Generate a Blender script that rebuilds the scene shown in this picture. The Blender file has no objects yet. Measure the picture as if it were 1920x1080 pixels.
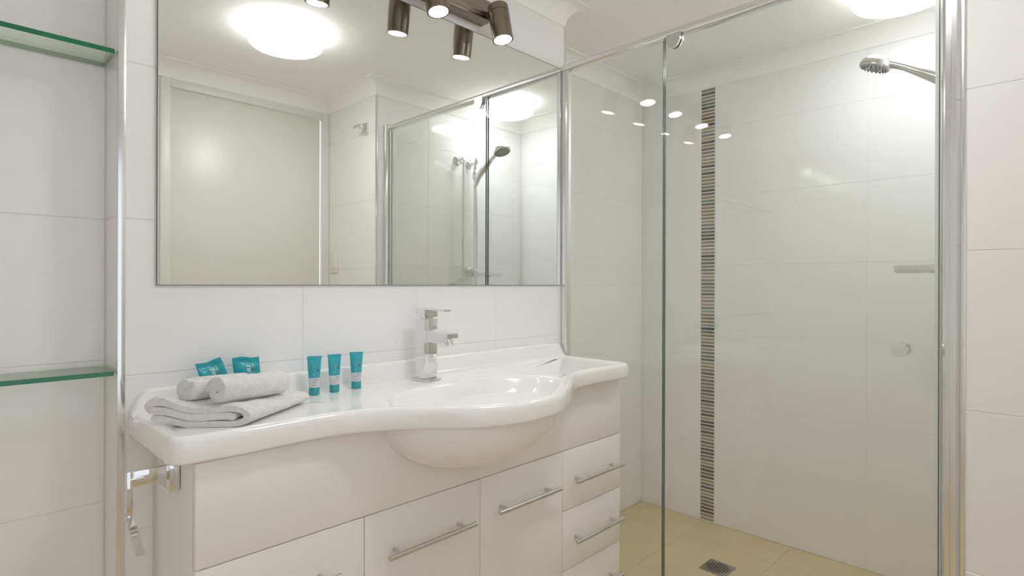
import bpy, bmesh, math, random
from mathutils import Vector, Matrix
random.seed(7)
S = bpy.context.scene
COL = S.collection
PI = math.pi

# ------------------------------------------------------------------ camera
TH, ROLL, F_PX, CY = 0.7971, 0.003, 1067.65, 531.58
cam_d = bpy.data.cameras.new('camera')
cam = bpy.data.objects.new('camera', cam_d); COL.objects.link(cam)
R0 = Vector((math.cos(TH), -math.sin(TH), 0)); F0 = Vector((math.sin(TH), math.cos(TH), 0)); U0 = Vector((0, 0, 1))
rt = R0*math.cos(ROLL) + U0*math.sin(ROLL); up = U0*math.cos(ROLL) - R0*math.sin(ROLL)
cam.matrix_world = Matrix(((rt.x, up.x, -F0.x, 0), (rt.y, up.y, -F0.y, 0), (rt.z, up.z, -F0.z, 1.2098), (0, 0, 0, 1)))
cam_d.sensor_fit = 'HORIZONTAL'; cam_d.sensor_width = 36; cam_d.lens = F_PX/1920*36
cam_d.shift_y = -(540-CY)/1920; cam_d.clip_start = 0.02
S.camera = cam
# ------------------------------------------------------------------ world, exposure
W = bpy.data.worlds.new('world'); S.world = W; W.use_nodes = True
W.node_tree.nodes['Background'].inputs[0].default_value = (0.86, 0.885, 1.0, 1)
W.node_tree.nodes['Background'].inputs[1].default_value = 1.15
S.view_settings.view_transform = 'Standard'; S.view_settings.look = 'None'
S.view_settings.gamma = 1; S.view_settings.use_curve_mapping = False
S.view_settings.exposure = 0.17
S.cycles.diffuse_bounces = 16; S.cycles.transparent_max_bounces = 24; S.cycles.max_bounces = 20; S.cycles.glossy_bounces = 8
CEIL_E = 23.0      # ceiling light diffusers
SPOT_E = 40.0     # spotlight faces

# ------------------------------------------------------------------ materials
def srgb(r, g, b):
    f = lambda c: (c/255/12.92) if c/255 <= .04045 else ((c/255+.055)/1.055)**2.4
    return (f(r), f(g), f(b), 1)
def mat(name, col, rough=.5, metal=0, spec=.5, coat=0, emit=None, es=0):
    m = bpy.data.materials.new(name); m.use_nodes = True
    b = m.node_tree.nodes['Principled BSDF']
    b.inputs['Base Color'].default_value = col; b.inputs['Roughness'].default_value = rough
    b.inputs['Metallic'].default_value = metal; b.inputs['Specular IOR Level'].default_value = spec
    b.inputs['Coat Weight'].default_value = coat
    if emit:
        b.inputs['Emission Color'].default_value = emit; b.inputs['Emission Strength'].default_value = es
    return m
def noise(m, scale, amt, c2, detail=4, stretch=None, bump=0, bscale=None):
    """mix the base colour towards c2 by a noise, and optionally bump"""
    nt = m.node_tree; b = nt.nodes['Principled BSDF']; L = nt.links
    tc = nt.nodes.new('ShaderNodeTexCoord'); mp = nt.nodes.new('ShaderNodeMapping'); L.new(tc.outputs['Object'], mp.inputs[0])
    if stretch: mp.inputs['Scale'].default_value = stretch
    n = nt.nodes.new('ShaderNodeTexNoise'); n.inputs['Scale'].default_value = scale; n.inputs['Detail'].default_value = detail
    L.new(mp.outputs[0], n.inputs['Vector'])
    if amt:
        mr = nt.nodes.new('ShaderNodeMapRange'); mr.inputs[1].default_value = .35; mr.inputs[2].default_value = .65
        mr.inputs[3].default_value = 0; mr.inputs[4].default_value = amt; L.new(n.outputs['Fac'], mr.inputs[0])
        mx = nt.nodes.new('ShaderNodeMix'); mx.data_type = 'RGBA'
        mx.inputs[6].default_value = b.inputs['Base Color'].default_value; mx.inputs[7].default_value = c2
        L.new(mr.outputs[0], mx.inputs[0]); L.new(mx.outputs[2], b.inputs['Base Color'])
    if bump:
        n2 = n
        if bscale:
            n2 = nt.nodes.new('ShaderNodeTexNoise'); n2.inputs['Scale'].default_value = bscale; n2.inputs['Detail'].default_value = 3
            L.new(mp.outputs[0], n2.inputs['Vector'])
        bp = nt.nodes.new('ShaderNodeBump'); bp.inputs['Strength'].default_value = bump; bp.inputs['Distance'].default_value = .002
        L.new(n2.outputs['Fac'], bp.inputs['Height']); L.new(bp.outputs[0], b.inputs['Normal'])
    return m
def glassmat(name, tint, spec=1.0, ior=1.5):
    m = bpy.data.materials.new(name); m.use_nodes = True; nt = m.node_tree; nt.nodes.clear(); L = nt.links
    o = nt.nodes.new('ShaderNodeOutputMaterial'); mx = nt.nodes.new('ShaderNodeMixShader')
    t = nt.nodes.new('ShaderNodeBsdfTransparent'); t.inputs[0].default_value = tint
    g = nt.nodes.new('ShaderNodeBsdfGlossy'); g.inputs['Roughness'].default_value = 0.0; g.inputs[0].default_value = (spec, spec, spec, 1)
    f = nt.nodes.new('ShaderNodeFresnel')
    ge = nt.nodes.new('ShaderNodeNewGeometry'); mr = nt.nodes.new('ShaderNodeMapRange')   # index of refraction turned over on the inner side of each face
    mr.inputs[3].default_value = ior; mr.inputs[4].default_value = 1/ior
    L.new(ge.outputs['Backfacing'], mr.inputs[0]); L.new(mr.outputs[0], f.inputs[0])
    L.new(f.outputs[0], mx.inputs[0]); L.new(t.outputs[0], mx.inputs[1]); L.new(g.outputs[0], mx.inputs[2]); L.new(mx.outputs[0], o.inputs[0])
    return m
M = {}
M['tile'] = mat('white_glazed_tile', (.90, .893, .89, 1), .13, spec=.45)
M['tile_sh'] = mat('pale_grey_shower_tile', (.885, .89, .885, 1), .10, spec=.5)
M['grout'] = mat('light_grout', (.80, .785, .77, 1), .8)
M['paint'] = mat('white_wall_paint', (.87, .86, .83, 1), .6)
M['ceil'] = mat('ceiling_paint', (.95, .943, .932, 1), .7)
M['cornice'] = mat('cornice_paint', (.95, .945, .935, 1), .6)
M['door'] = noise(mat('cream_door_paint', (.78, .775, .70, 1), .32), 3, .15, (.76, .755, .68, 1))
M['frame'] = mat('cream_door_frame', (.80, .80, .73, 1), .35)
M['floor'] = noise(mat('tan_floor_tile', srgb(222, 203, 166), .38, spec=.4), 5, .55, srgb(208, 187, 148), 8)
M['grout_sh'] = mat('pale_shower_grout', (.84, .84, .82, 1), .7)
M['floorgrout'] = mat('tan_grout', srgb(176, 158, 126), .9)
M['vanity'] = mat('gloss_white_panel', (.90, .88, .862, 1), .16, spec=.5)
M['gap'] = mat('cabinet_carcass', (.55, .53, .50, 1), .5)
M['ceramic'] = mat('white_ceramic', (.93, .92, .91, 1), .12, spec=.5, coat=.2)
M['chrome'] = mat('chrome', (.80, .80, .80, 1), .06, 1)
M['alu'] = noise(mat('polished_aluminium', (.84, .84, .84, 1), .17, 1), 40, 0, (0, 0, 0, 1))
M['satin'] = mat('satin_nickel', (.66, .66, .63, 1), .26, 1)
M['nickel'] = noise(mat('brushed_nickel', srgb(150, 142, 126), .28, 1), 60, .5, srgb(122, 114, 98), 2, (1, 1, .03))
M['barnickel'] = noise(mat('brushed_nickel_bar', srgb(168, 158, 146), .3, 1), 60, .4, srgb(140, 130, 118), 2, (.03, 1, 1))
M['mirror'] = mat('mirror_silver', (.90, .915, .895, 1), .0, 1)
M['mirroredge'] = mat('mirror_edge', srgb(90, 95, 90), .3)
M['glass'] = glassmat('clear_screen_glass', (.978, .988, .976, 1))
M['shelfglass'] = glassmat('clear_shelf_glass', (.90, .945, .905, 1))
M['greenedge'] = mat('green_glass_edge', srgb(22, 118, 82), .12, spec=.6)
M['paleedge'] = mat('pale_green_glass_edge', srgb(150, 172, 140), .2)
M['screenedge'] = mat('dark_glass_edge', srgb(78, 92, 84), .15)
M['seal'] = mat('clear_plastic_seal', (.66, .68, .64, 1), .25)
M['towel'] = noise(mat('white_terry', (.84, .83, .815, 1), .95, spec=.1), 90, .35, (.66, .645, .62, 1), 3, None, 1.0, 420)
M['teal'] = noise(mat('teal_foil', srgb(30, 164, 176), .30), 30, .3, srgb(20, 150, 164))
M['tealcap'] = mat('teal_cap', srgb(58, 160, 166), .35)
M['tealtube'] = mat('teal_tube', srgb(48, 168, 182), .30)
M['label'] = mat('grey_white_print', (.66, .68, .71, 1), .4)
M['ink'] = mat('pale_print', (.82, .86, .86, 1), .5)
M['inktube'] = mat('faint_tube_print', srgb(132, 200, 208), .5)
M['dot'] = mat('brown_dot', srgb(132, 108, 104), .5)
M['navy'] = mat('navy_dot', srgb(30, 90, 120), .5)
M['pink'] = mat('pink_print', srgb(186, 140, 150), .5)
M['greyink'] = mat('grey_print', srgb(150, 152, 165), .5)
M['plastic'] = mat('white_plastic', (.85, .85, .82, 1), .3)
M['diff'] = mat('lit_diffuser', (.9, .9, .9, 1), .4, emit=(.965, .972, 1, 1), es=CEIL_E)
M['diff_sh'] = mat('lit_shower_diffuser', (.9, .9, .9, 1), .4, emit=(.965, .972, 1, 1), es=CEIL_E*.58)
M['diff_rim'] = mat('lit_diffuser_rim', (.9, .9, .9, 1), .4, emit=(.965, .972, 1, 1), es=CEIL_E*.30)
M['diff_rim_sh'] = mat('lit_shower_diffuser_rim', (.9, .9, .9, 1), .4, emit=(.965, .972, 1, 1), es=CEIL_E*.17)
M['spotface'] = mat('lit_spot_face', (.9, .9, .9, 1), .4, emit=(1, .97, .93, 1), es=SPOT_E)
M['headface'] = mat('shower_face_grey', srgb(150, 152, 148), .3, .6)
M['nozzle'] = mat('nozzle_grey', srgb(85, 84, 78), .5)
M['dark'] = mat('drain_dark', srgb(35, 33, 26), .8)
M['drain'] = mat('drain_steel', (.42, .42, .40, 1), .35, 1)
M['hose'] = mat('hose_steel', (.70, .70, .68, 1), .22, 1)
mos_cols = [(106, 96, 88), (124, 116, 108), (160, 150, 132), (178, 164, 134), (142, 138, 130), (172, 166, 152), (96, 87, 80), (160, 146, 112), (132, 130, 126), (150, 142, 124)]
MOS = [noise(mat('mosaic_glaze', srgb(*c), .3), 60, .5, srgb(*[int(x*.82) for x in c]), 4, (1, .08, 1)) for c in mos_cols]

# ------------------------------------------------------------------ helpers
def link(name, me, parent=None, loc=None):
    o = bpy.data.objects.new(name, me); COL.objects.link(o)
    if parent is not None: o.parent = parent
    if loc is not None: o.location = loc
    return o
def mesh(name, bm, mats, smooth=None):
    me = bpy.data.meshes.new(name)
    bmesh.ops.recalc_face_normals(bm, faces=bm.faces)
    bm.to_mesh(me); bm.free()
    for m in (mats if isinstance(mats, (list, tuple)) else [mats]): me.materials.append(m)
    if smooth is not None:
        for p in me.polygons: p.use_smooth = True
        me.set_sharp_from_angle(angle=math.radians(smooth))
    return me
def part(name, bm, m, parent=None, smooth=35, label=None, loc=None):
    o = link(name, mesh(name, bm, m, smooth), parent, loc)
    if label: o['label'] = label
    return o
def empty(name, loc, rz=0):
    o = bpy.data.objects.new(name, None); COL.objects.link(o); o.location = loc; o.rotation_euler = (0, 0, rz)
    o.empty_display_size = .05
    return o
def tag(o, label, cat, group=None, kind=None):
    o['label'] = label; o['category'] = cat
    if group: o['group'] = group
    if kind: o['kind'] = kind
    return o
def struct(o, label=None, cat=None):
    o['kind'] = 'structure'
    if label: o['label'] = label
    if cat: o['category'] = cat
    return o
def B(): return bmesh.new()
def box(bm, x0, x1, y0, y1, z0, z1, bev=0, seg=2):
    r = bmesh.ops.create_cube(bm, size=1)
    vs = r['verts']
    for v in vs: v.co = Vector(((x0+x1)/2+v.co.x*(x1-x0), (y0+y1)/2+v.co.y*(y1-y0), (z0+z1)/2+v.co.z*(z1-z0)))
    if bev:
        es = {e for v in vs for e in v.link_edges}
        bmesh.ops.bevel(bm, geom=list(es), offset=bev, segments=seg, affect='EDGES', profile=.5)
    return bm
def frame_for(d):
    d = d.normalized(); a = Vector((0, 0, 1)) if abs(d.z) < .95 else Vector((1, 0, 0))
    u = d.cross(a).normalized(); v = d.cross(u).normalized()
    return u, v
def loft(bm, rings, close=True, cap=True):
    vr = [[bm.verts.new(p) for p in r] for r in rings]
    n = len(rings[0])
    for a, b in zip(vr, vr[1:]):
        for i in range(n if close else n-1):
            j = (i+1) % n
            bm.faces.new((a[i], a[j], b[j], b[i]))
    if cap:
        bm.faces.new(vr[0][::-1]); bm.faces.new(vr[-1])
    return vr
def tube(bm, pts, rad, n=16, cap=True):
    pts = [Vector(p) for p in pts]
    if not isinstance(rad, (list, tuple)): rad = [rad]*len(pts)
    rings = []; u0 = None
    for i, p in enumerate(pts):
        d = (pts[min(i+1, len(pts)-1)]-pts[max(i-1, 0)]).normalized()
        if u0 is None: u, v = frame_for(d)
        else:
            u = (u0-d*u0.dot(d)).normalized(); v = d.cross(u).normalized()
        u0 = u
        r = rad[i]; ru, rv = r if isinstance(r, tuple) else (r, r)
        rings.append([p+u*ru*math.cos(2*PI*k/n)+v*rv*math.sin(2*PI*k/n) for k in range(n)])
    return loft(bm, rings, True, cap)
def lathe(bm, prof, axis, org, n=48, cap=True):
    """prof: (radius, distance along axis)"""
    axis = Vector(axis).normalized(); u, v = frame_for(axis); org = Vector(org)
    loft(bm, [[org+axis*h+(u*math.cos(2*PI*k/n)+v*math.sin(2*PI*k/n))*max(r, 1e-5) for k in range(n)] for r, h in prof], True, cap)
    return bm
def smoothpath(pts, k=6):
    """Catmull-Rom"""
    P = [Vector(p) for p in pts]; P = [2*P[0]-P[1]]+P+[2*P[-1]-P[-2]]; out = []
    for i in range(1, len(P)-2):
        for j in range(k):
            t = j/k; a, b, c, d = P[i-1:i+3]
            out.append(.5*((2*b)+(c-a)*t+(2*a-5*b+4*c-d)*t*t+(3*b-a-3*c+d)*t**3))
    out.append(P[-2]); return out
def text_part(name, s, size, m, parent, matrix, ext=.00015, wrap=None):
    cu = bpy.data.curves.new(name, 'FONT'); cu.body = s; cu.size = size; cu.extrude = ext; cu.align_x = 'LEFT'; cu.resolution_u = 3
    t = bpy.data.objects.new(name, cu); COL.objects.link(t)
    bpy.context.view_layer.update()
    me = bpy.data.meshes.new_from_object(t.evaluated_get(bpy.context.evaluated_depsgraph_get()))
    bpy.data.objects.remove(t)
    if wrap:
        for v in me.vertices: v.co = wrap(v.co)
    else: me.transform(matrix)
    me.materials.clear(); me.materials.append(m); me.name = name
    return link(name, me, parent)

# ------------------------------------------------------------------ dimensions
XL, YD, XW, YW, XB, YE, XS, YN, XN, YM = -.55, -.3415, 1.6553, .1734, 2.7757, 1.6994, 1.7280, 1.52, .2721, 1.405
ZC, ZCOR = 2.2845, 2.2086
G = .0012        # joint depth
TT = .006        # tile thickness

# ------------------------------------------------------------------ tiles
TILE_CACHE = {}
def tile(parent, m, normal, plane, u0, u1, v0, v1, name='tile', j=.0008):
    """a thin slab; normal: '-y','+y','-x' on walls or '+z' on the floor; front face lies on plane"""
    w, h = round(u1-u0-2*j, 4), round(v1-v0-2*j, 4)
    key = (normal, w, h, m.name)
    if key not in TILE_CACHE:
        bm = B()
        if normal == '-y': box(bm, -w/2, w/2, 0, TT, -h/2, h/2)
        elif normal == '+y': box(bm, -w/2, w/2, -TT, 0, -h/2, h/2)
        elif normal == '-x': box(bm, 0, TT, -w/2, w/2, -h/2, h/2)
        elif normal == '+x': box(bm, -TT, 0, -w/2, w/2, -h/2, h/2)
        else: box(bm, -w/2, w/2, -h/2, h/2, -TT, 0)
        ax = {'-y': (1, -1), '+y': (1, 1), '-x': (0, -1), '+x': (0, 1), '+z': (2, 1)}[normal]
        fe = [e for e in bm.edges if all(abs(v.co[ax[0]]) < 1e-6 for v in e.verts)]
        bmesh.ops.bevel(bm, geom=fe, offset=.0007, segments=1, affect='EDGES')
        TILE_CACHE[key] = mesh(name, bm, m)
    u, v = (u0+u1)/2, (v0+v1)/2
    loc = {'y': (u, plane, v), 'x': (plane, u, v), 'z': (u, v, plane)}[normal[1]]
    return link(name, TILE_CACHE[key], parent, loc)
def tiles(parent, m, normal, plane, us, vs):
    for a, b in zip(us, us[1:]):
        for c, d in zip(vs, vs[1:]):
            tile(parent, m, normal, plane, a, b, c, d)

# floor
fl = struct(link('floor', mesh('floor', box(B(), XL-.1, XB+.1, YD-.2, YE+.1, -.08, -G), M['floorgrout'])), 'tan tiled floor seen through the shower glass')
fx = [XL, -.38, .04, .46, .88, 1.30, 1.72, 2.14, 2.56, XB-.002]
fy = [YD+.002, .07, .49, .91, 1.33, YE-.002]
for a, b in zip(fx, fx[1:]):
    for c, d in zip(fy, fy[1:]):
        if a > 1.6 and c < YW < d: c2 = YW+.002
        elif a > 1.6 and d <= YW: continue
        else: c2 = c
        d2 = d
        if a > 1.6 and d2 <= c2: continue
        if a < 1.7 and d2 > YM: d2 = YM-.002
        if a < .2 and c > 1.2: d2 = YM-.002
        tile(fl, M['floor'], '+z', 0, a, b, c2, d2)
tiles(fl, M['floor'], '+z', 0, [-.498, XN-.002], [YM, YN-.002])
# ceiling
struct(link('ceiling', mesh('ceiling', box(B(), XL-.1, XB+.1, YD-.2, YE+.1, ZC, ZC+.06), M['ceil'])), 'smooth white painted ceiling')
# walls (grout-coloured backing with tile children)
bm = B(); box(bm, XN+G, XS-G, YM+G, YE+.06, -.02, ZC); box(bm, XL-.06, XN+G+.0001, YM+G, YN+.06, ZCOR, ZC); box(bm, XL-.06, XN+G+.0001, YN+G, YN+.06, -.02, ZCOR); box(bm, XL-.06, -.5-G, YM+G, YN+G+.001, -.02, ZCOR)
wb = struct(link('wall_back', mesh('wall_back', bm, M['grout'])), 'white tiled wall behind the mirror and vanity, with a shelf niche at its left end')
rows = [0.0, .03, .358, .688, 1.014, 1.343, 1.671, 1.999, ZCOR+.01]
tiles(wb, M['tile'], '-y', YM, [XN, .67, 1.36, XS], rows)
rn = [0.0, .09, .405, .727, 1.038, 1.348, 1.690, 1.98, ZCOR]
tiles(wb, M['tile'], '-y', YN, [-.5, XN-.001], rn)                    # niche back
tiles(wb, M['tile'], '-x', XN, [YM+.0005, YN-.001], rn)               # niche right cheek
tiles(wb, M['tile'], '+x', -.5, [YM+.0005, YN-.001], rn)
tiles(wb, M['tile'], '+x', XS, [YM+.0005, YE-.001], rows)             # shower side of the wall end
tiles(wb, M['tile'], '-y', YM, [XL, -.5], rows)
ww = struct(link('wall_left', mesh('wall_left', box(B(), XL-.06, XL-G, YD-.1, YM+.01, -.02, ZC), M['grout'])), 'white tiled wall left of the camera')
tiles(ww, M['tile'], '+x', XL, [YD, .35, YM], rows)
bm = B(); box(bm, XW+G, XB+.06, YD-.02, YW-G, -.02, ZC)
wr = struct(link('wall_right', mesh('wall_right', bm, M['grout'])), 'white tiled wall at the right edge beside the shower screen post')
rr = [0.0, .19, .556, .924, 1.288, 1.656, 2.02, ZCOR+.01]
tiles(wr, M['tile'], '-x', XW, [YD, YW-.001], rr)
tiles(wr, M['tile_sh'], '+y', YW, [XW+.001, 2.0, 2.69, XB-.001], [0, .272, .616, .96, 1.304, 1.648, 1.992, ZCOR+.01])
bm = B(); box(bm, XB+G, XB+.06, YW-.05, YE+.06, -.02, ZC)
ws = struct(link('wall_shower', mesh('wall_shower', bm, M['grout_sh'])), 'pale tiled shower wall with a vertical mosaic strip')
rs = [0, .272, .616, .96, 1.304, 1.648, 1.992, ZCOR+.01]
tiles(ws, M['tile_sh'], '-x', XB, [YW+.001, .61, 1.276], rs)
tiles(ws, M['tile_sh'], '-x', XB, [1.356, YE-.001], rs)
n = 125; pz = (ZCOR-.004)/n
last = -1
for i in range(n):
    k = random.randrange(len(MOS))
    while k == last: k = random.randrange(len(MOS))
    last = k
    tile(ws, MOS[k], '-x', XB+.0004, 1.278, 1.354, .003+i*pz, .003+(i+1)*pz, 'mosaic_tile', .0021)
for o in ws.children:
    if o.name.startswith('mosaic'): pass
bm = B(); box(bm, XS-.01, XB+.06, YE+G, YE+.06, -.02, ZC)
we = struct(link('wall_shower_end', mesh('wall_shower_end', bm, M['grout_sh'])), 'pale tiled end wall of the shower recess')
tiles(we, M['tile_sh'], '-y', YE, [XS+.001, 2.10, XB-.001], rs)
# door wall behind the camera (seen in the mirror)
DX0, DX1, DZ = .822, 1.612, 2.165
WX0, WX1, WZ0, WZ1 = -.45, .66, .55, 2.05
bm = B(); box(bm, XL-.06, WX0, YD-.02, YD, -.02, ZC); box(bm, WX1, DX0-.045, YD-.02, YD, -.02, ZC); box(bm, WX0, WX1, YD-.02, YD, -.02, WZ0); box(bm, WX0, WX1, YD-.02, YD, WZ1, ZC); box(bm, DX1+.042, XW+.05, YD-.02, YD, -.02, ZC); box(bm, DX0-.045, DX1+.042, YD-.02, YD, DZ+.043, ZC)
struct(link('wall_front', mesh('wall_front', bm, M['paint'])), 'cream painted wall around the doorway, seen in the mirror')
wn = struct(empty('fill_window_1', ((WX0+WX1)/2, YD, WZ0)), 'white framed window added behind the camera for fill daylight, out of view')  # made-up window, added unseen to let in soft fill light from the world
bm = B(); hw = (WX1-WX0)/2; hh = WZ1-WZ0
for a in ((-hw, -hw+.03, 0, hh), (hw-.03, hw, 0, hh), (-hw+.03, hw-.03, 0, .03), (-hw+.03, hw-.03, hh-.03, hh), (-.012, .012, .03, hh-.03)): box(bm, a[0], a[1], -.03, .006, a[2], a[3])
part('fill_window_frame', bm, M['frame'], wn)
part('fill_window_pane', box(B(), -hw+.03, -.012, -.014, -.010, .03, hh-.03), M['glass'], wn)
part('fill_window_pane', box(B(), .012, hw-.03, -.014, -.010, .03, hh-.03), M['glass'], wn)
dr = struct(empty('door_1', ((DX0+DX1)/2, YD, 0)), 'plain cream door reflected in the left of the mirror')
cx = (DX0+DX1)/2
part('door_leaf', box(B(), DX0+.003-cx, DX1-.012-cx, -.020, -.002, .01, DZ-.004, .001), M['door'], dr)
bm = B()
box(bm, DX0-.045-cx, DX0-cx, -.02, .014, 0, DZ+.043, .003); box(bm, DX1-cx, DX1+.042-cx, -.02, .014, 0, DZ+.043, .003); box(bm, DX0-cx, DX1-cx, -.02, .014, DZ, DZ+.043, .003)
part('door_frame', bm, M['frame'], dr)
bm = B(); lathe(bm, [(.026, 0), (.026, .008), (.011, .010), (.011, .035)], (0, 1, 0), (.72-cx+DX0+.02-.01, -.002, 1.02))
tube(bm, [(.72-cx+DX0+.01, .033, 1.02), (.66-cx+DX0, .036, 1.02), (.60-cx+DX0, .036, 1.018)], [.009, .008, .007])
part('door_handle', bm, M['satin'], dr)
# cornice (cove) swept round the room
per = [(XL, YD), (XW, YD), (XW, YW), (XB, YW), (XB, YE), (XS, YE), (XS, YM), (XL, YM)]
prof = [(0, 0), (.003, 0)]+[(.004+.082*(1-math.cos(t*PI/2)), .004+.083*math.sin(t*PI/2)) for t in [k/10 for k in range(11)]]+[(.0885, .0885), (.0885, .0916), (0, .0916)]
def inward(i, d):
    p0, p1, p2 = Vector(per[i-1]), Vector(per[i]), Vector(per[(i+1) % len(per)])
    a = (p1-p0).normalized(); b = (p2-p1).normalized()
    na = Vector((-a.y, a.x)); nb = Vector((-b.y, b.x))
    return p1+(na+nb)*d/(1+na.dot(nb))
rings = []
for i in range(len(per)+1):
    rings.append([Vector((*inward(i % len(per), max(d, .0002)), ZCOR+h)) for d, h in [(d*.83, h*.83) for d, h in prof]])
bm = B(); loft(bm, rings, True, False); bmesh.ops.remove_doubles(bm, verts=bm.verts, dist=1e-5)
struct(part('trim_1', bm, M['cornice'], None, 30, 'white coved cornice running round the top of the walls'))
# chrome tile trims on the external corners
def vtrim(name, x0, x1, y0, y1, label, z1=ZCOR):
    return struct(part(name, box(B(), x0, x1, y0, y1, 0, z1, .0015), M['alu'], None, 35, label))
vtrim('trim_2', XN-.001, XN+.0135, YM-.003, YM+.004, 'bright metal trim down the edge of the shelf niche')
vtrim('trim_3', XW-.003, XW+.006, YW-.006, YW+.003, 'bright metal trim on the outer corner of the right wall')
vtrim('trim_4', XS-.004, XS+.002, YM-.003, YM+.003, 'thin metal trim on the wall end above the shower screen')

# ------------------------------------------------------------------ glass shelves in the niche
def shelf(zt, label):
    r = tag(empty('glass_shelf', (0, (YM+YN)/2, zt)), label, 'shelf', 'glass shelves in the niche')
    yf, yb, x0, x1, t = YM+.006-(YM+YN)/2, YN-.004-(YM+YN)/2, -.496, XN-.005, .0095
    part('shelf_pane', box(B(), x0+.0006, x1-.0006, yf+.0006, yb-.0006, -t, 0), M['shelfglass'], r)
    part('front_edge', box(B(), x0, x1, yf-.0004, yf+.0006, -t, 0), M['greenedge'], r, label='dark green polished glass edge')
    bm = B(); box(bm, x0, x1, yb-.0006, yb, -t, 0); box(bm, x1-.0006, x1, yf+.0006, yb, -t, 0)
    part('rear_edge', bm, M['paleedge'], r, label='pale green glass edge')
    return r
shelf(1.692, 'upper clear glass shelf with a green edge in the niche at top left')
shelf(1.026, 'lower clear glass shelf with a green edge in the niche beside the vanity')

# ------------------------------------------------------------------ mirror
mx0, mx1, mz0, mz1 = .3414, 1.7005, 1.2039, 2.0379
r = tag(empty('wall_mirror', ((mx0+mx1)/2, YM, mz0)), 'large frameless mirror on the tiled wall above the vanity', 'mirror')
w2 = (mx1-mx0)/2; h = mz1-mz0
part('mirror_pane', box(B(), -w2+.001, w2-.001, -.005, -.001, .001, h-.001), M['mirror'], r, None)
bm = B(); box(bm, -w2, -w2+.0012, -.0055, 0, 0, h); box(bm, w2-.0012, w2, -.0055, 0, 0, h); box(bm, -w2, w2, -.0055, 0, 0, .0012); box(bm, -w2, w2, -.0055, 0, h-.0012, h)
part('mirror_edge', bm, M['mirroredge'], r)

# ------------------------------------------------------------------ vanity cabinet
V0, V1, V2, V3, V4, YV = .3362, .6842, 1.0364, 1.3855, 1.7042, 1.1289
vc = tag(empty('vanity_cabinet', ((V0+V4)/2, (YV+YM)/2, 0)), 'gloss white vanity cabinet with bar handles under the basin', 'cabinet')
ox, oy = (V0+V4)/2, (YV+YM)/2
bm = B(); box(bm, V0-ox, V4-ox, YV+.018-oy, YM-.002-oy, .10, .884, .0008); box(bm, V0+.02-ox, V4-.02-ox, YV+.06-oy, YM-.01-oy, 0, .10)
part('carcass', bm, M['vanity'], vc)
def front(name, x0, x1, z0, z1, handle=None):
    g = .0013
    o = part(name, box(B(), x0+g-ox, x1-g-ox, YV-oy, YV+.017-oy, z0+g, z1-g, .0014), M['vanity'], vc)
    if handle:
        hx0, hx1, hz = handle
        bm = B(); yb = YV-.034-oy
        tube(bm, [(hx0-ox, yb, hz), (hx1-ox, yb, hz)], .0062, 20)
        for px in (hx0+.034, hx1-.034): tube(bm, [(px-ox, yb, hz), (px-ox, YV-oy, hz)], .0052, 12)
        part('bar_handle', bm, M['satin'], o, label='satin metal bar handle')
    return o
front('fascia_panel', V0, V4, .685, .882)
front('cabinet_door', V0, V1, .10, .685, (.345, .610, .592))
front('cabinet_door', V1, V2, .10, .685, (.728, .992, .587))
front('cabinet_door', V2, V3, .10, .685, (1.077, 1.337, .590))
front('drawer_front', V3, V4, .4955, .685, (1.416, 1.676, .589))
front('drawer_front', V3, V4, .3065, .4955, (1.416, 1.676, .401))
front('drawer_front', V3, V4, .10, .3065, (1.416, 1.676, .211))

# ------------------------------------------------------------------ basin top
ZB, ZT = .887, .9365
ct = tag(empty('vanity_basin', (1.02, 1.25, ZB)), 'white ceramic vanity top with a curved front and integral oval basin', 'basin')
key = [(.300, 1.110), (.36, 1.106), (.43, 1.103), (.52, 1.104), (.60, 1.099), (.68, 1.070), (.76, 1.014), (.84, .945), (.92, .905), (1.00, .893), (1.09, .903), (1.18, .942), (1.27, 1.000), (1.34, 1.052), (1.41, 1.082), (1.49, 1.088), (1.60, 1.086), (1.705, 1.086)]
fr = [Vector((p.x, p.y)) for p in smoothpath([(x, y, 0) for x, y in key], 6)]
X0, X1, YB = fr[0].x-.008, 1.7075, YM-.001
def arc(c, r, a0, a1, n=8): return [Vector((c[0]+r*math.cos(math.radians(a0+(a1-a0)*i/n)), c[1]+r*math.sin(math.radians(a0+(a1-a0)*i/n)))) for i in range(n+1)]
rc = .028
out = arc((X0+rc, 1.110+rc), rc, 180, 262)+[p for p in fr if X0+rc+.006 < p.x < X1-rc]+arc((X1-rc, 1.086+rc), rc, 272, 360)
out += [Vector((X1, y)) for y in [1.14+(YB-1.14)*i/12 for i in range(1, 13)]]
out += [Vector((X1+(X0-X1)*i/60, YB)) for i in range(1, 61)]
out += [Vector((X0, YB+(1.145-YB)*i/12)) for i in range(1, 12)]
n = len(out)
def inset(d):
    res = []
    for i in range(n):
        a = (out[i]-out[i-1]).normalized(); b = (out[(i+1) % n]-out[i]).normalized()
        na = Vector((-a.y, a.x)); nb = Vector((-b.y, b.x)); m = (na+nb)
        k = max(1+na.dot(nb), .5)
        res.append(out[i]+m*d/k)
    return res
C = Vector((1.02, 1.10)); EA, EB = .272, .150
ell = []
for p in out:
    a = math.atan2((p.y-C.y)/EB, (p.x-C.x)/EA)
    d = (p-C); t = 1/math.sqrt((d.x/EA)**2+(d.y/EB)**2); ell.append(C+d*t)
rings = []
def ring(ps, z): rings.append([Vector((p.x-1.02, p.y-1.25, z-ZB)) for p in ps])
for d, z in ((.03, ZB+.001), (.005, ZB), (.001, ZB+.002), (0, ZB+.006), (0, ZB+.034), (.002, ZB+.042), (.006, ZB+.0475), (.012, ZT), (.018, ZT), (.024, ZT-.0015), (.032, ZT-.0045)):
    ring(inset(d), z)
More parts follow.
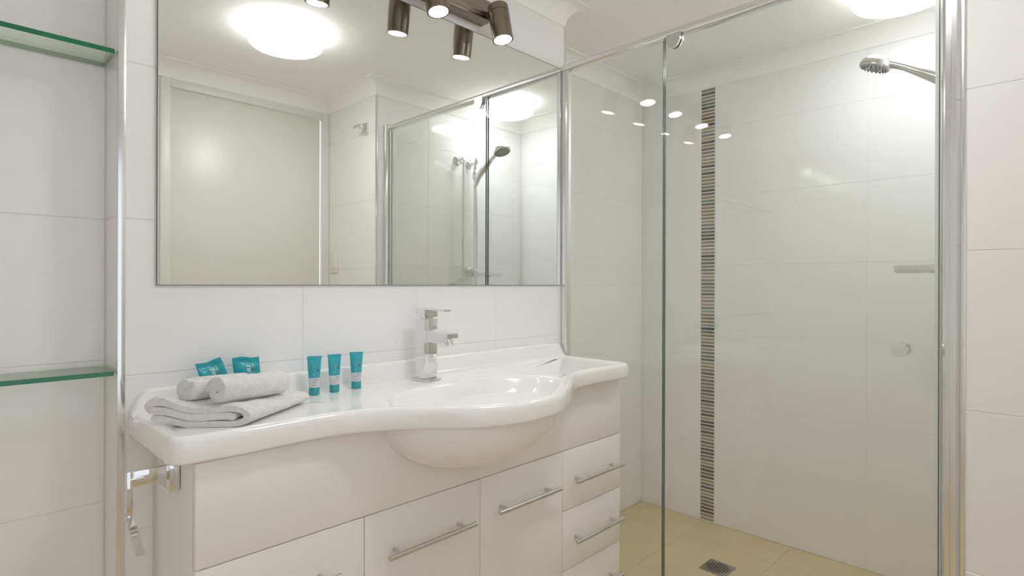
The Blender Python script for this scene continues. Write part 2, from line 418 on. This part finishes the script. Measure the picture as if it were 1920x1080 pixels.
ins = inset(.032); ZD = ZT-.0055
for t in (.12, .3, .5, .7, .85): ring([a.lerp(b, t) for a, b in zip(ins, [C+(e-C)*1.05 for e in ell])], ZD)
for s, z in ((1.05, ZD-.0003), (1.02, ZD-.0022), (1.0, ZD-.006), (.975, ZD-.013), (.94, ZD-.025), (.88, ZD-.044), (.78, ZD-.069), (.64, ZD-.092), (.46, ZD-.108), (.28, ZD-.116), (.10, ZD-.119)):
    ring([C+(e-C)*s for e in ell], z)
bm = B(); loft(bm, rings, True, True)
part('countertop', bm, M['ceramic'], ct, 60)
# under-side of the bowl
bm = B(); rg = []
for k in range(11):
    a = k/10*PI/2*.985
    c, s_ = math.cos(a), math.sin(a)
    rg.append([Vector((.276*c**.8*math.cos(t)-.012, .196*c**.8*math.sin(t)-.13, -.141*s_+.001)) for t in [2*PI*i/64 for i in range(64)]])
loft(bm, rg, True, False); part('bowl_underside', bm, M['ceramic'], ct, 60)
# upstand along the wall
def upprof(x):  # height of the upstand above ZB
    e0, e1 = (x-X0)/.035, (X1-x)/.045
    k = min(1, e0, e1); k = max(k, 0); s_ = 1-(1-k)**2
    return .045+(.097-.045)*(.15+.85*s_)
xs = [X0+.001+(X1-X0-.002)*t for t in [0, .004, .008, .012, .016, .02, .025, .05, .2, .4, .6, .8, .94, .965, .972, .98, .985, .99, .995, 1]]
rg = []
for x in xs:
    hz = upprof(x); y1 = YM-.0005-1.25; t = .020; q = .006
    rg.append([Vector((x-1.02, y1, .04)), Vector((x-1.02, y1-t-.016, .0435)), Vector((x-1.02, y1-t-.007, .047)), Vector((x-1.02, y1-t-.001, .056 if hz > .06 else hz-.002)), Vector((x-1.02, y1-t, max(hz-q, .0475))), Vector((x-1.02, y1-t+.002, hz-.002)), Vector((x-1.02, y1-t+q, hz)), Vector((x-1.02, y1, hz))])
bm = B(); loft(bm, rg, True, True); part('upstand', bm, M['ceramic'], ct, 60)
bm = B(); lathe(bm, [(.026, 0), (.026, .002), (.020, .004), (.001, .0045)], (0, 0, 1), (0, -.15, ZD-.119-ZB), 32)
part('basin_waste', bm, M['chrome'], ct)

# ------------------------------------------------------------------ mixer tap
ZDK = ZD
tp = tag(empty('basin_mixer_tap', (1.003, 1.325, ZDK)), 'square chrome basin mixer tap standing behind the basin', 'tap')
part('base_plate', box(B(), -.031, .031, -.031, .031, 0, .006, .002), M['chrome'], tp)
part('tap_body', box(B(), -.0225, .0225, -.0225, .0225, .006, .178, .0012), M['chrome'], tp)
bm = B()
v = [bm.verts.new(p) for p in ((-.019, -.0225, .146), (.019, -.0225, .146), (.019, -.0225, .112), (-.019, -.0225, .112), (-.019, -.118, .140), (.019, -.118, .140), (.019, -.118, .128), (.019, -.093, .112), (-.019, -.093, .112), (-.019, -.118, .128))]
for f in ((0, 1, 5, 4), (0, 4, 9, 8, 3), (1, 2, 7, 6, 5), (4, 5, 6, 9), (9, 6, 7, 8), (2, 3, 8, 7), (0, 3, 2, 1)): bm.faces.new([v[i] for i in f])
part('spout', bm, M['chrome'], tp, 20)
bm = B(); lathe(bm, [(.0115, 0), (.0115, .010), (.013, .011), (.013, .017), (.009, .018)], (0, -.35, -1), (0, -.100, .122), 28)
part('aerator', bm, M['chrome'], tp)
bm = B()
v = [bm.verts.new(p) for p in ((-.0225, .0225, .208), (.0225, .0225, .208), (.0225, -.0225, .206), (-.0225, -.0225, .206), (-.0225, .0225, .195), (.0225, .0225, .195), (.0225, .012, .182), (-.0225, .012, .182), (.0225, -.0225, .182), (-.0225, -.0225, .182))]
for f in ((0, 3, 2, 1), (0, 1, 5, 4), (4, 5, 6, 7), (7, 6, 8, 9), (3, 9, 8, 2), (0, 4, 7, 9, 3), (1, 2, 8, 6, 5)): bm.faces.new([v[i] for i in f])
box(bm, -.014, .014, -.014, .014, .176, .184)
lv = part('lever_block', bm, M['chrome'], tp, 20)
bm = B()
rg = []
for y, z in ((0, .2045), (-.03, .2035), (-.06, .2010), (-.095, .2005)):
    rg.append([Vector((-.012, y, z)), Vector((.012, y, z)), Vector((.012, y, z+.0045)), Vector((-.012, y, z+.0045))])
loft(bm, rg); part('lever', bm, M['chrome'], lv, 30)

# ------------------------------------------------------------------ toiletries: tubes
def sup(cx_, cy_, a, b, n, z, e=2.0):
    res = []
    for k in range(n):
        t = 2*PI*k/n; c, s_ = math.cos(t), math.sin(t)
        res.append(Vector((cx_+a*abs(c)**(2/e)*(1 if c >= 0 else -1), cy_+b*abs(s_)**(2/e)*(1 if s_ >= 0 else -1), z)))
    return res
def tube_shape(h):     # (half width, half depth) at height fraction
    if h < .2: return (.0125, .0125)
    t = (h-.2)/.8
    return (.0125+.0045*t, .0125*(1-t**1.15)+.0010)
def make_tube(loc, rz, label, printcol):
    H = .096
    r = tag(empty('toiletry_tube', loc, rz), label, 'tube', 'teal toiletry tubes by the upstand')
    bm = B(); lathe(bm, [(.0118, 0), (.0126, .001), (.0128, .018), (.0120, .0192)], (0, 0, 1), (0, 0, 0), 32); part('cap', bm, M['tealcap'], r, label='darker teal cap')
    bm = B(); loft(bm, [sup(0, 0, *tube_shape(z/H), 32, z) for z in (.0192, .026, .034, .0425)], True, True); part('label_band', bm, M['label'], r, label='pale grey band with small print')
    bm = B(); zs = [.0425+(H-.007-.0425)*i/8 for i in range(9)]
    rg = [sup(0, 0, *tube_shape(z/H), 32, z) for z in zs]+[sup(0, 0, .0172, .0012, 32, H-.0065), sup(0, 0, .0174, .0010, 32, H)]
    loft(bm, rg, True, True); part('tube_body', bm, M['tealtube'], r)
    def front(x, z):
        a, b = tube_shape(z/H); return -b*math.sqrt(max(0, 1-(x/a)**2))-.0004
    # lettering runs up the tube
    def T(x, z, y): return Matrix(((0, -1, 0, x), (0, 0, -1, y), (1, 0, 0, z), (0, 0, 0, 1)))
    text_part('lettering', 'PURE', .0105, M['inktube'], r, T(.0035, .048, front(.001, .052)), .0008)
    text_part('lettering', 'EA', .0052, M['inktube'], r, T(.0095, .050, front(.008, .054)-.0006), .0008)
    text_part('lettering', 'TH', .0052, M['inktube'], r, T(.0095, .0655, front(.008, .067)-.0006), .0008)
    bm = B(); lathe(bm, [(.0018, 0), (.0018, .0012)], (0, -1, 0), (.0078, front(.0078, .061)+.0005, .061), 16); part('round_mark', bm, M['navy'], r)
    for k, (z, x0, x1, c) in enumerate(((.0390, -.001, .0100, printcol), (.0355, .000, .0105, 'greyink'), (.031, -.006, .006, 'greyink'), (.0245, -.006, .006, 'greyink'))):
        bm = B(); m_ = 8; rg = []
        for i in range(m_+1):
            x = x0+(x1-x0)*i/m_; y = front(x, z)+.0001
            rg.append([Vector((x, y, z)), Vector((x, y, z+.0013)), Vector((x, y+.0006, z+.0013)), Vector((x, y+.0006, z))])
        loft(bm, rg, True, True); part('print_line', bm, M[c], r)
    return r
ZDR = ZD+.0003
make_tube((.672, 1.345, ZDR), -.42, 'teal squeeze tube standing nearest the rolled towels', 'pink')
make_tube((.727, 1.346, ZDR), -.22, 'middle teal squeeze tube of the three in front of the upstand', 'greyink')
make_tube((.792, 1.350, ZDR), -.48, 'teal squeeze tube nearest the tap', 'pink')

# ------------------------------------------------------------------ folded towel
tw_o = Vector((.42, 1.14)); e_u = (Vector((.292, 1.254))-tw_o); e_v = Vector((.185, .133))
def ribbon(path, th, n_end=6):
    """closed outline of a thick ribbon in (u,z)"""
    P = [Vector((p[0], p[1])) for p in path]; L_, R_ = [], []
    for i, p in enumerate(P):
        d = (P[min(i+1, len(P)-1)]-P[max(i-1, 0)]).normalized(); nrm = Vector((-d.y, d.x))
        t = th/2
        L_.append(p+nrm*t); R_.append(p-nrm*t)
    d = (P[-1]-P[-2]).normalized(); nn = Vector((-d.y, d.x)); cap1 = [P[-1]+nn*th/2*math.cos(a)+d*th/2*math.sin(a) for a in [PI*k/n_end for k in range(1, n_end)]]
    d = (P[0]-P[1]).normalized(); nn = Vector((-d.y, d.x)); cap0 = [P[0]+nn*th/2*math.cos(a)+d*th/2*math.sin(a) for a in [PI*k/n_end for k in range(1, n_end)]]
    return L_+cap1+R_[::-1]+cap0
# u runs from the right end (0) to the left end (.15)
path = [(.010+.004, .0205), (.03, .0215), (.07, .0195), (.11, .0225), (.135, .0235), (.146, .0255), (.150, .031), (.145, .0372), (.130, .0385), (.10, .0350), (.06, .0325), (.03, .0345), (.010, .0360), (-.004, .0320), (-.011, .0215), (-.006, .0120), (.012, .0070), (.04, .0065), (.08, .0065), (.115, .0085), (.140, .0105)]
sp = [(p.x, p.y) for p in smoothpath([(a, b, 0) for a, b in path], 4)]
sec = ribbon(sp, .0124)
ulen = e_u.length; eu = e_u.normalized(); vlen = e_v.length; ev = e_v.normalized()
ft = tag(empty('folded_towel', (tw_o.x, tw_o.y, ZDR)), 'white terry towel folded in layers on the left end of the vanity top', 'towel')
rg = []
NV = 26
for k in range(NV+1):
    t = k/NV; s_ = t*vlen; ring_ = []
    endr = min(1, (k+.35)/1.2, (NV-k+.35)/1.6)
    for i, p in enumerate(sec):
        u, z = p.x, p.y
        uu = u*(ulen/.15)*(1-.06*t)
        zz = z*(1-.34*t)*(1.02+.16*min(1, max(0, u/.15)))
        wob = .0012*math.sin(9*t+u*60)+.0010*math.sin(23*t+z*300)
        q = Vector((eu.x*uu+ev.x*s_, eu.y*uu+ev.y*s_))
        lift = .0072*max(0, min(1, (.345-(tw_o.x+q.x))/.030))       # rides up over the raised rim
        ring_.append(Vector((q.x+wob*.5, q.y+wob*.5, max(zz+wob*(z/.04), .0004)+lift)))
    if endr < 1:
        c = sum(ring_, Vector())/len(ring_)
        ring_ = [Vector((a.x, a.y, a.z*(.9+.1*endr))) for a in ring_]
    rg.append(ring_)
bm = B(); loft(bm, rg, True, True)
part('towel_fold', bm, M['towel'], ft, 60)

# ------------------------------------------------------------------ rolled face cloths
def roll(p0, p1, r0, r1, label, seed, turns=2.4):
    rnd = random.Random(seed)
    p0, p1 = Vector(p0), Vector(p1); d = (p1-p0); L_ = d.length; d.normalize()
    u = d.cross(Vector((0, 0, 1))).normalized(); v = u.cross(d).normalized()
    rt_ = tag(empty('rolled_face_cloth', p0), label, 'towel', 'rolled white cloths on the folded towel')
    # spiral ribbon section, extruded along the axis
    th = r0/turns*.86; N = 90; path = []
    for k in range(N+1):
        a = k/N*turns*2*PI; r_ = r0*.10+(r0*.93-th/2)*k/N
        path.append((r_*math.cos(a+.6)*(1+.03*math.sin(3*a)), r_*math.sin(a+.6)*(1+.04*math.sin(2*a+seed))))
    sec = ribbon(path, th*.84)
    rg = []; K = 22
    for k in range(K+1):
        t = k/K; s_ = t*L_; sc = 1+(r1/r0-1)*t
        if k == 0: sc *= .93
        if k == K: sc *= .86; s_ -= .001
        if k == 1: s_ = .004
        w = .0007*math.sin(t*14+seed)
        rg.append([d*s_+u*(q.x*sc+w)+v*(q.y*sc+w*.7+.0005*math.sin(t*31+q.x*200)) for q in sec])
    bm = B(); loft(bm, rg, True, True)
    part('spiral_layers', bm, M['towel'], rt_, 70)
    # tucked inner core shows as a lumpy end
    bm = B(); tube(bm, [d*.012, d*.018, d*(L_-.014), d*(L_-.007)], [r0*.35, r0*.80, r1*.80, r1*.4], 24)
    part('inner_core', bm, M['towel'], rt_, 70)
roll((.388, 1.176, ZD+.0700), (.548, 1.243, ZD+.058), .0300, .0285, 'rolled white face cloth lying along the front of the folded towel', 3)
roll((.350, 1.238, ZD+.0700), (.500, 1.312, ZD+.057), .0275, .0270, 'rolled white face cloth lying behind the front roll', 8, 2.0)

# ------------------------------------------------------------------ teal sachets leaning behind the rolls
def sachet(bl, br_, tl, tr, label, bow, seed):
    bl, br_, tl, tr = map(Vector, (bl, br_, tl, tr)); base = (bl+br_)/2
    r = tag(empty('soap_sachet', base), label, 'sachet', 'teal sachets behind the rolled cloths')
    nrm = (br_-bl).cross(tl-bl).normalized()
    if nrm.y > 0: nrm = -nrm
    N = 18
    def P(u, v): return (bl*(1-u)*(1-v)+br_*u*(1-v)+tl*(1-u)*v+tr*u*v)-base
    rnd = random.Random(seed); ph = [rnd.uniform(0, 6) for _ in range(4)]
    def off(u, v):
        e = (max(0, min(1, (u)/.10))*max(0, min(1, (1-u)/.10)))*(max(0, min(1, (v-.02)/.12))*max(0, min(1, (.86-v)/.10)))
        bulge = .0055*e**.7
        wr = .0006*math.sin(u*13+v*9+ph[0])+.0005*math.sin(u*5-v*17+ph[1])
        return bulge*(1+.15*math.sin(u*9+ph[2])), wr+bow*math.sin(u*PI)*v*.004
    bm = B(); vs = {}
    for side in (1, -1):
        for i in range(N+1):
            for j in range(N+1):
                u, v = i/N, j/N; b_, w_ = off(u, v)
                top = .0016*math.sin(u*7+ph[3])*v
                vs[side, i, j] = bm.verts.new(P(u, v)+nrm*(w_+side*(b_+.0003))+Vector((0, 0, top)))
        for i in range(N):
            for j in range(N):
                q = [vs[side, i, j], vs[side, i+1, j], vs[side, i+1, j+1], vs[side, i, j+1]]
                bm.faces.new(q if side == 1 else q[::-1])
    for k in range(N):
        for a, b in (((k, 0), (k+1, 0)), ((k, N), (k+1, N)), ((0, k), (0, k+1)), ((N, k), (N, k+1))):
            bm.faces.new((vs[1, *a], vs[1, *b], vs[-1, *b], vs[-1, *a]))
    part('foil_pouch', bm, M['teal'], r, 60)
    bm = B()
    for k in range(3):
        v = .895+k*.035
        rg = []
        for i in range(13):
            u = .02+.96*i/12; p = P(u, v)+nrm*(off(u, v)[1]+.0005)+Vector((0, 0, .0016*math.sin(u*7+ph[3])*v))
            q = (tl-bl).normalized()*.0007
            rg.append([p-q, p+nrm*.0005, p+q, p-nrm*.0004])
        loft(bm, rg)
    part('crimp_ridge', bm, M['teal'], r, 60)
    ux = (br_-bl).normalized(); vx = (tl-bl).normalized(); ux = (ux-vx*ux.dot(vx)).normalized()
    wu, hv_ = (br_-bl).length, (tl-bl).length
    def surf(u, v, o): return P(u, v)+nrm*(off(u, v)[0]+off(u, v)[1]+.0003+o)+Vector((0, 0, .0016*math.sin(u*7+ph[3])*v))
    def W_(u0, v0): return lambda c: surf(u0-c.y/wu, v0+c.x/hv_, .0003+c.z)
    text_part('lettering', 'PURE', .0140, M['ink'], r, None, .00015, W_(.60, .455))
    text_part('lettering', 'EA', .0070, M['ink'], r, None, .00015, W_(.74, .535))
    text_part('lettering', 'TH', .0070, M['ink'], r, None, .00015, W_(.74, .735))
    bm = B(); p = surf(.69, .685, .0002); lathe(bm, [(.0027, 0), (.0027, .0011)], nrm, p, 20); part('round_mark', bm, M['dot'], r)
    return r
sachet((.428, 1.350, .952), (.493, 1.352, .944), (.4055, 1.362, 1.030), (.458, 1.362, 1.041), 'teal soap sachet leaning to the left behind the rolls', -1, 1)
sachet((.4925, 1.358, .948), (.5510, 1.358, .948), (.4835, 1.366, 1.038), (.544, 1.366, 1.036), 'more upright teal soap sachet on the right behind the rolls', 1, 5)

# ------------------------------------------------------------------ toilet roll holder on the cabinet side
hr = tag(empty('toilet_roll_holder', (V0-.0015, 1.245, .849)), 'square chrome toilet roll holder on the side of the vanity cabinet', 'holder')
part('mounting_plate', box(B(), -.018, 0, -.036, .036, -.034, .034, .0015), M['chrome'], hr)
part('arm', box(B(), -.080, -.018, -.030, -.022, -.012, .016, .001), M['chrome'], hr)
bm = B(); box(bm, -.0855, -.0755, -.034, -.018, -.075, .018, .0015); part('drop_arm', bm, M['chrome'], hr)
bm = B()
rg = []
for y, z, w in ((-.018, -.066, .0055), (-.034, -.070, .0060), (-.094, -.098, .0065), (-.106, -.103, .0065)):
    rg.append([Vector((-.0805-w, y, z-.006)), Vector((-.0805+w, y, z-.006)), Vector((-.0805+w, y, z+.006)), Vector((-.0805-w, y, z+.006))])
loft(bm, rg); part('roll_spindle', bm, M['chrome'], hr, 20)
bm = B(); lathe(bm, [(.004, 0), (.004, .022)], (1, 0, 0), (-.080, -.031, .003), 16); part('pivot_pin', bm, M['chrome'], hr)

# ------------------------------------------------------------------ robe hook and switch on the right wall (mirror view)
hk = tag(empty('robe_hook', (XW, .075, 2.045)), 'small square chrome robe hook high on the side wall, seen in the mirror', 'hook')
part('mounting_plate', box(B(), -.012, -.0005, -.022, .022, -.030, .030, .0012), M['chrome'], hk)
part('arm', box(B(), -.055, -.012, -.010, .010, -.006, .014, .001), M['chrome'], hk)
bm = B(); box(bm, -.060, -.050, -.030, .030, -.004, .012, .001); part('cross_bar', bm, M['chrome'], hk)
sw = tag(empty('light_switch', (XW, -.262, 1.327)), 'white double light switch beside the door, seen in the mirror', 'switch')
part('switch_plate', box(B(), -.009, -.0005, -.036, .036, -.058, .058, .002), M['plastic'], sw)
for z in (-.018, .018): part('rocker', box(B(), -.0135, -.009, -.006, .006, z-.009, z+.009, .0012), M['plastic'], sw)

# ------------------------------------------------------------------ spotlight bar
SX = [1.280, 1.019, .753, .487]
sb = tag(empty('spotlight_bar', (.876, YM, 2.085)), 'brushed nickel four-spot light bar fixed above the mirror', 'light')
bx = .876
part('mounting_bar', box(B(), .44-bx, 1.286-bx, -.050, -.001, -.019, .046, .0015), M['barnickel'], sb)
part('front_rail', box(B(), .44-bx, 1.286-bx, -.0525, -.050, -.019, -.006, .0006), M['barnickel'], sb)
for i, x in enumerate(SX):
    top = Vector((x-bx, 1.319-YM, 2.104-2.085)); bot = Vector((x-bx+.003, 1.297-YM, 1.990-2.085)); d = (bot-top).normalized(); L_ = (bot-top).length
    bm = B(); lathe(bm, [(.0312, 0), (.0335, .003), (.0335, .024), (.0322, .0245), (.0322, .026), (.0335, .0265), (.0335, L_), (.0300, L_)], d, top, 48)
    sc = part('spot_can', bm, M['nickel'], sb)
    bm = B(); lathe(bm, [(.0298, L_-.004), (.0298, L_-.0005), (.022, L_+.0015)], d, top, 40); part('lit_lamp', bm, M['spotface'], sc, label='lit white lamp face')
    bm = B(); tube(bm, [(x-bx, -.048, .004), (x-bx, 1.318-YM+.004, .002)], .009, 16)
    part('swivel_joint', bm, M['nickel'], sc)

# ------------------------------------------------------------------ ceiling lights
def ceiling_light(x, y, label, face):
    r = tag(empty('ceiling_light', (x, y, ZC)), label, 'light', 'round ceiling lights')
    bm = B(); lathe(bm, [(.138, -.0005), (.138, -.012), (.130, -.012)], (0, 0, 1), (0, 0, 0), 64); part('base_ring', bm, M['plastic'], r)
    bm = B(); lathe(bm, [(.138, -.012), (.147, -.016), (.150, -.026), (.150, -.056), (.147, -.066), (.139, -.0725), (.122, -.076), (.06, -.0775), (.002, -.078)], (0, 0, 1), (0, 0, 0), 64)
    rim = M['diff_rim'] if face is M['diff'] else M['diff_rim_sh']
    o = part('diffuser', bm, [face, rim], r, 60)
    for p in o.data.polygons:
        if p.center.z > -.070: p.material_index = 1        # the opal side wall glows less than the face
ceiling_light(1.056, .425, 'round white ceiling light over the room, seen in the left of the mirror', M['diff'])
ceiling_light(2.395, .424, 'round white ceiling light above the shower recess', M['diff_sh'])

# ------------------------------------------------------------------ shower screen
XG = 1.7199
ss = tag(empty('shower_screen', (XG, .80, 0)), 'fixed glass shower screen panel with bright metal posts and top rail', 'shower screen')
ax_, ay_ = XG, .80
def sbox(name, x0, x1, y0, y1, z0, z1, m, bev=0, parent=ss, label=None): return part(name, box(B(), x0-ax_, x1-ax_, y0-ay_, y1-ay_, z0, z1, bev), m, parent, 35, label)
sbox('glass_panel', 1.7190, 1.7270, .9685, 1.388, .03, 2.028, M['glass'])
sbox('panel_edge', 1.7190, 1.7270, .9670, .9684, .03, 2.028, M['screenedge'], label='dark polished glass edge')
def post_prof(y0, y1, x0, x1, z0, z1, name, rib=True):
    """aluminium post: convex room-side face with a raised rib"""
    pts = []
    w = y1-y0
    prof_ = [(0, 0), (0, .45), (.06, .30), (.12, .18), (.2, .07), (.32, 0), (.42, 0), (.44, .10), (.56, .10), (.58, 0), (.80, .02), (.90, .12), (.97, .25), (1, .45), (1, 1), (0, 1)] if rib else [(0, .4), (.1, .15), (.3, 0), (.7, 0), (.9, .15), (1, .4), (1, 1), (0, 1)]
    prof_ = prof_[1:] if rib else prof_
    rg = [[Vector((x0+(x1-x0)*b-ax_, y0+w*a-ay_, z)) for a, b in prof_] for z in (z0, z1)]
    bm = B(); loft(bm, rg); return part(name, bm, M['alu'], ss, 25)
post_prof(YW+.001, .2185, 1.688, 1.732, 0, 2.052, 'end_post')
post_prof(1.372, YM-.001, 1.7045, 1.7275, .005, 2.042, 'wall_post', False)
# top rail with a rounded nose
rg = []
for y in (.2185, YM-.002):
    rg.append([Vector((x-ax_, y-ay_, z)) for x, z in ((1.733, 2.026), (1.733, 2.050), (1.722, 2.050), (1.712, 2.0505), (1.704, 2.048), (1.700, 2.042), (1.699, 2.035), (1.701, 2.029), (1.706, 2.026))])
bm = B(); loft(bm, rg); part('top_rail', bm, M['alu'], ss, 50)
sbox('floor_sill', 1.700, 1.735, .2185, YM-.002, 0, .028, M['alu'], .003)

sd = tag(empty('shower_door', (XG, .60, 0)), 'frameless glass shower door with a round chrome knob', 'shower door')
ay_ = .60
sbox('glass_panel', 1.7085, 1.7150, .232, .968, .035, 2.020, M['glass'], parent=sd)
sbox('hinge_edge', 1.7085, 1.7150, .9665, .9680, .035, 2.020, M['screenedge'], parent=sd, label='dark polished glass edge')
sbox('closing_seal', 1.7060, 1.7175, .2205, .2320, .035, 2.020, M['seal'], parent=sd, label='clear plastic seal strip')
sbox('seal_lip', 1.7050, 1.7060, .2225, .2245, .035, 2.020, M['screenedge'], parent=sd)
bm = B(); lathe(bm, [(.0175, .030), (.0175, .012), (.0155, .0115), (.0155, .009), (.0175, .0085), (.0175, .004), (.012, .0035), (.012, 0)], (-1, 0, 0), (1.7085-ax_, .300-ay_, 1.046), 40)
part('door_knob', bm, M['chrome'], sd)
bm = B(); lathe(bm, [(.0175, .026), (.0175, .004), (.012, .0035), (.012, 0)], (1, 0, 0), (1.7150-ax_, .300-ay_, 1.046), 40)
part('door_knob', bm, M['chrome'], sd)
bm = B()
def plate(bm, x0, x1, pts):
    a = [bm.verts.new((x0-ax_, y-ay_, z)) for y, z in pts]; b = [bm.verts.new((x1-ax_, y-ay_, z)) for y, z in pts]
    bm.faces.new(a); bm.faces.new(b[::-1])
    for i in range(len(pts)):
        j = (i+1) % len(pts); bm.faces.new((a[i], b[i], b[j], a[j]))
pp = [(.952, 2.030), (.902, 2.030), (.903, 2.008), (.913, 1.990), (.920, 1.985), (.935, 1.985), (.942, 1.990), (.952, 2.008)]
plate(bm, 1.6985, 1.7080, pp); part('pivot_clamp', bm, M['chrome'], sd, 20)
bm = B(); plate(bm, 1.7155, 1.7240, pp); part('pivot_clamp', bm, M['chrome'], sd, 20)

# ------------------------------------------------------------------ shower rail set on the right-hand shower wall
RX = 2.305
rs_ = tag(empty('shower_rail', (RX, YW, 1.60)), 'chrome vertical shower slide rail fixed to the shower wall, seen in the mirror', 'shower rail')
bm = B(); tube(bm, [(0, .060, -.335), (0, .060, .365)], .0098, 24); part('rail_tube', bm, M['chrome'], rs_)
for z in (.340, -.315):
    bm = B(); lathe(bm, [(.026, 0), (.026, .008), (.014, .014), (.014, .074), (.001, .076)], (0, 1, 0), (0, .0005, z), 32); part('wall_bracket', bm, M['chrome'], rs_)
bm = B(); lathe(bm, [(.017, 0), (.017, .045)], (0, 0, 1), (0, .060, .235), 28); tube(bm, [(0, .060, .255), (0, .10, .262)], [.014, .016], 20); part('slider', bm, M['chrome'], rs_)
bm = B()
tray = [(-.055, .045), (.055, .045), (.060, .06), (.060, .225), (.045, .245), (-.045, .245), (-.060, .225), (-.060, .06)]
rg = [[Vector((x*s_, .14+(y-.14)*s_, z)) for x, y in tray] for s_, z in ((.96, -.352), (1, -.340), (1, -.326), (.95, -.326), (.93, -.345), (.4, -.347))]
loft(bm, rg); part('soap_tray', bm, M['chrome'], rs_, 30)
hs = tag(empty('hand_shower', (RX, YW+.10, 1.86)), 'chrome hand shower with a round nozzle face, cradled high behind the glass', 'shower head')
hp = [(0, -.035, -.060), (0, -.005, -.012), (0, .035, .028), (-.004, .085, .060), (-.010, .135, .090), (-.014, .175, .108)]
bm = B(); sp_ = smoothpath(hp, 5); rads = []
for i in range(len(sp_)):
    t = i/(len(sp_)-1); rads.append(.0115+.0085*math.exp(-((t-.38)/.24)**2)+.004*max(0, t-.75)/.25)
tube(bm, sp_, rads, 24); part('handle', bm, M['chrome'], hs)
hc = Vector((-.015, .205, .112)); hn = Vector((0, .36, -.93)).normalized()
bm = B(); lathe(bm, [(.004, -.030), (.022, -.028), (.037, -.020), (.046, -.008), (.0495, .004), (.0500, .010), (.047, .014)], hn, hc, 48); hd = part('head_shell', bm, M['satin'], hs, 60)
bm = B(); lathe(bm, [(.0455, .012), (.0455, .0155), (.040, .0165), (.020, .0175), (.018, .0165), (.001, .0165)], hn, hc, 48); part('spray_face', bm, M['headface'], hd)
hu, hv = frame_for(hn)
bm = B()
for rr_, cnt, sz in ((.038, 18, .0019), (.030, 14, .0017), (.012, 6, .0015)):
    for k in range(cnt):
        a = 2*PI*k/cnt; lathe(bm, [(sz, .016), (sz*.8, .0205)], hn, hc+(hu*math.cos(a)+hv*math.sin(a))*rr_, 8)
nz = part('spray_nozzles', bm, M['nozzle'], hd); nz['kind'] = 'stuff'
bm = B(); box(bm, -.006, .006, -.004, .010, -.004, .004, .002); bm.transform(Matrix.Translation(hc+Vector((0, -.052, -.012)))); part('spray_selector', bm, M['satin'], hd)
el = tag(empty('shower_outlet_elbow', (2.215, YW, 1.950)), 'chrome wall outlet elbow feeding the shower hose, seen in the mirror', 'shower fitting')
bm = B(); lathe(bm, [(.030, 0), (.030, .005), (.024, .010), (.013, .012), (.013, .040)], (0, 1, 0), (0, .0005, 0), 36); part('wall_flange', bm, M['chrome'], el)
bm = B(); tube(bm, smoothpath([(0, .035, 0), (0, .050, -.002), (0, .056, -.014), (0, .056, -.036)], 4), .0125, 20); part('elbow_body', bm, M['chrome'], el)
ho = tag(empty('shower_hose', (2.215, YW+.056, 1.914)), 'long chrome shower hose looping down from the wall outlet to the hand shower', 'hose')
a0 = Vector((0, 0, 0)); b0 = Vector((RX-2.215, .009, 1.800-1.914))
pts = [a0, (0, 0, -.30), (.002, 0, -.70), (.022, .002, -1.0), (.055, .004, -1.06), (.085, .006, -.95), (.098, .010, -.55), (.092, .016, -.25), b0]
bm = B(); tube(bm, smoothpath(pts, 10), .0065, 12); part('hose_pipe', bm, M['hose'], ho)
mx = tag(empty('shower_mixer', (2.195, YW, 1.155)), 'square chrome shower mixer on the shower wall, its top seen in the mirror', 'tap')
part('mounting_plate', box(B(), -.055, .055, .0005, .008, -.055, .055, .002), M['chrome'], mx)
part('mixer_body', box(B(), -.022, .022, .008, .050, -.022, .022, .002), M['chrome'], mx)
part('lever', box(B(), -.009, .009, .042, .050, .020, .085, .0015), M['chrome'], mx)

# ------------------------------------------------------------------ floor drain
dn = tag(empty('floor_drain', (2.350, 1.066, 0)), 'square metal floor drain with a slotted round grate in the shower floor', 'drain')
bm = B(); N = 48; o1, o2, o3 = [], [], []
for k in range(N):
    a = 2*PI*k/N; c, s_ = math.cos(a), math.sin(a); q = .058/max(abs(c), abs(s_))
    o1.append(bm.verts.new((c*q, s_*q, .0002))); o2.append(bm.verts.new((c*q*.98, s_*q*.98, .0025))); o3.append(bm.verts.new((c*.0535, s_*.0535, .0025)))
o4 = [bm.verts.new((v.co.x*.97, v.co.y*.97, .0008)) for v in o3]
for A_, B_ in ((o1, o2), (o2, o3), (o3, o4)):
    for k in range(N): j = (k+1) % N; bm.faces.new((A_[k], A_[j], B_[j], B_[k]))
part('drain_plate', bm, M['drain'], dn)
bm = B(); lathe(bm, [(.0532, .0003), (.0532, .0006)], (0, 0, 1), (0, 0, 0), 40); part('drain_well', bm, M['dark'], dn, label='dark opening under the grate')
bm = B(); lathe(bm, [(.0515, .0006), (.0520, .0028), (.0470, .0032), (.0465, .0006)], (0, 0, 1), (0, 0, 0), 48, False); part('grate_ring', bm, M['drain'], dn)
for k in range(8):
    y = -.0385+k*.011; hx = math.sqrt(.047**2-y*y)
    part('grate_bar', box(B(), -hx, hx, y-.0024, y+.0024, .0012, .0030, .0004, 1), M['drain'], dn)
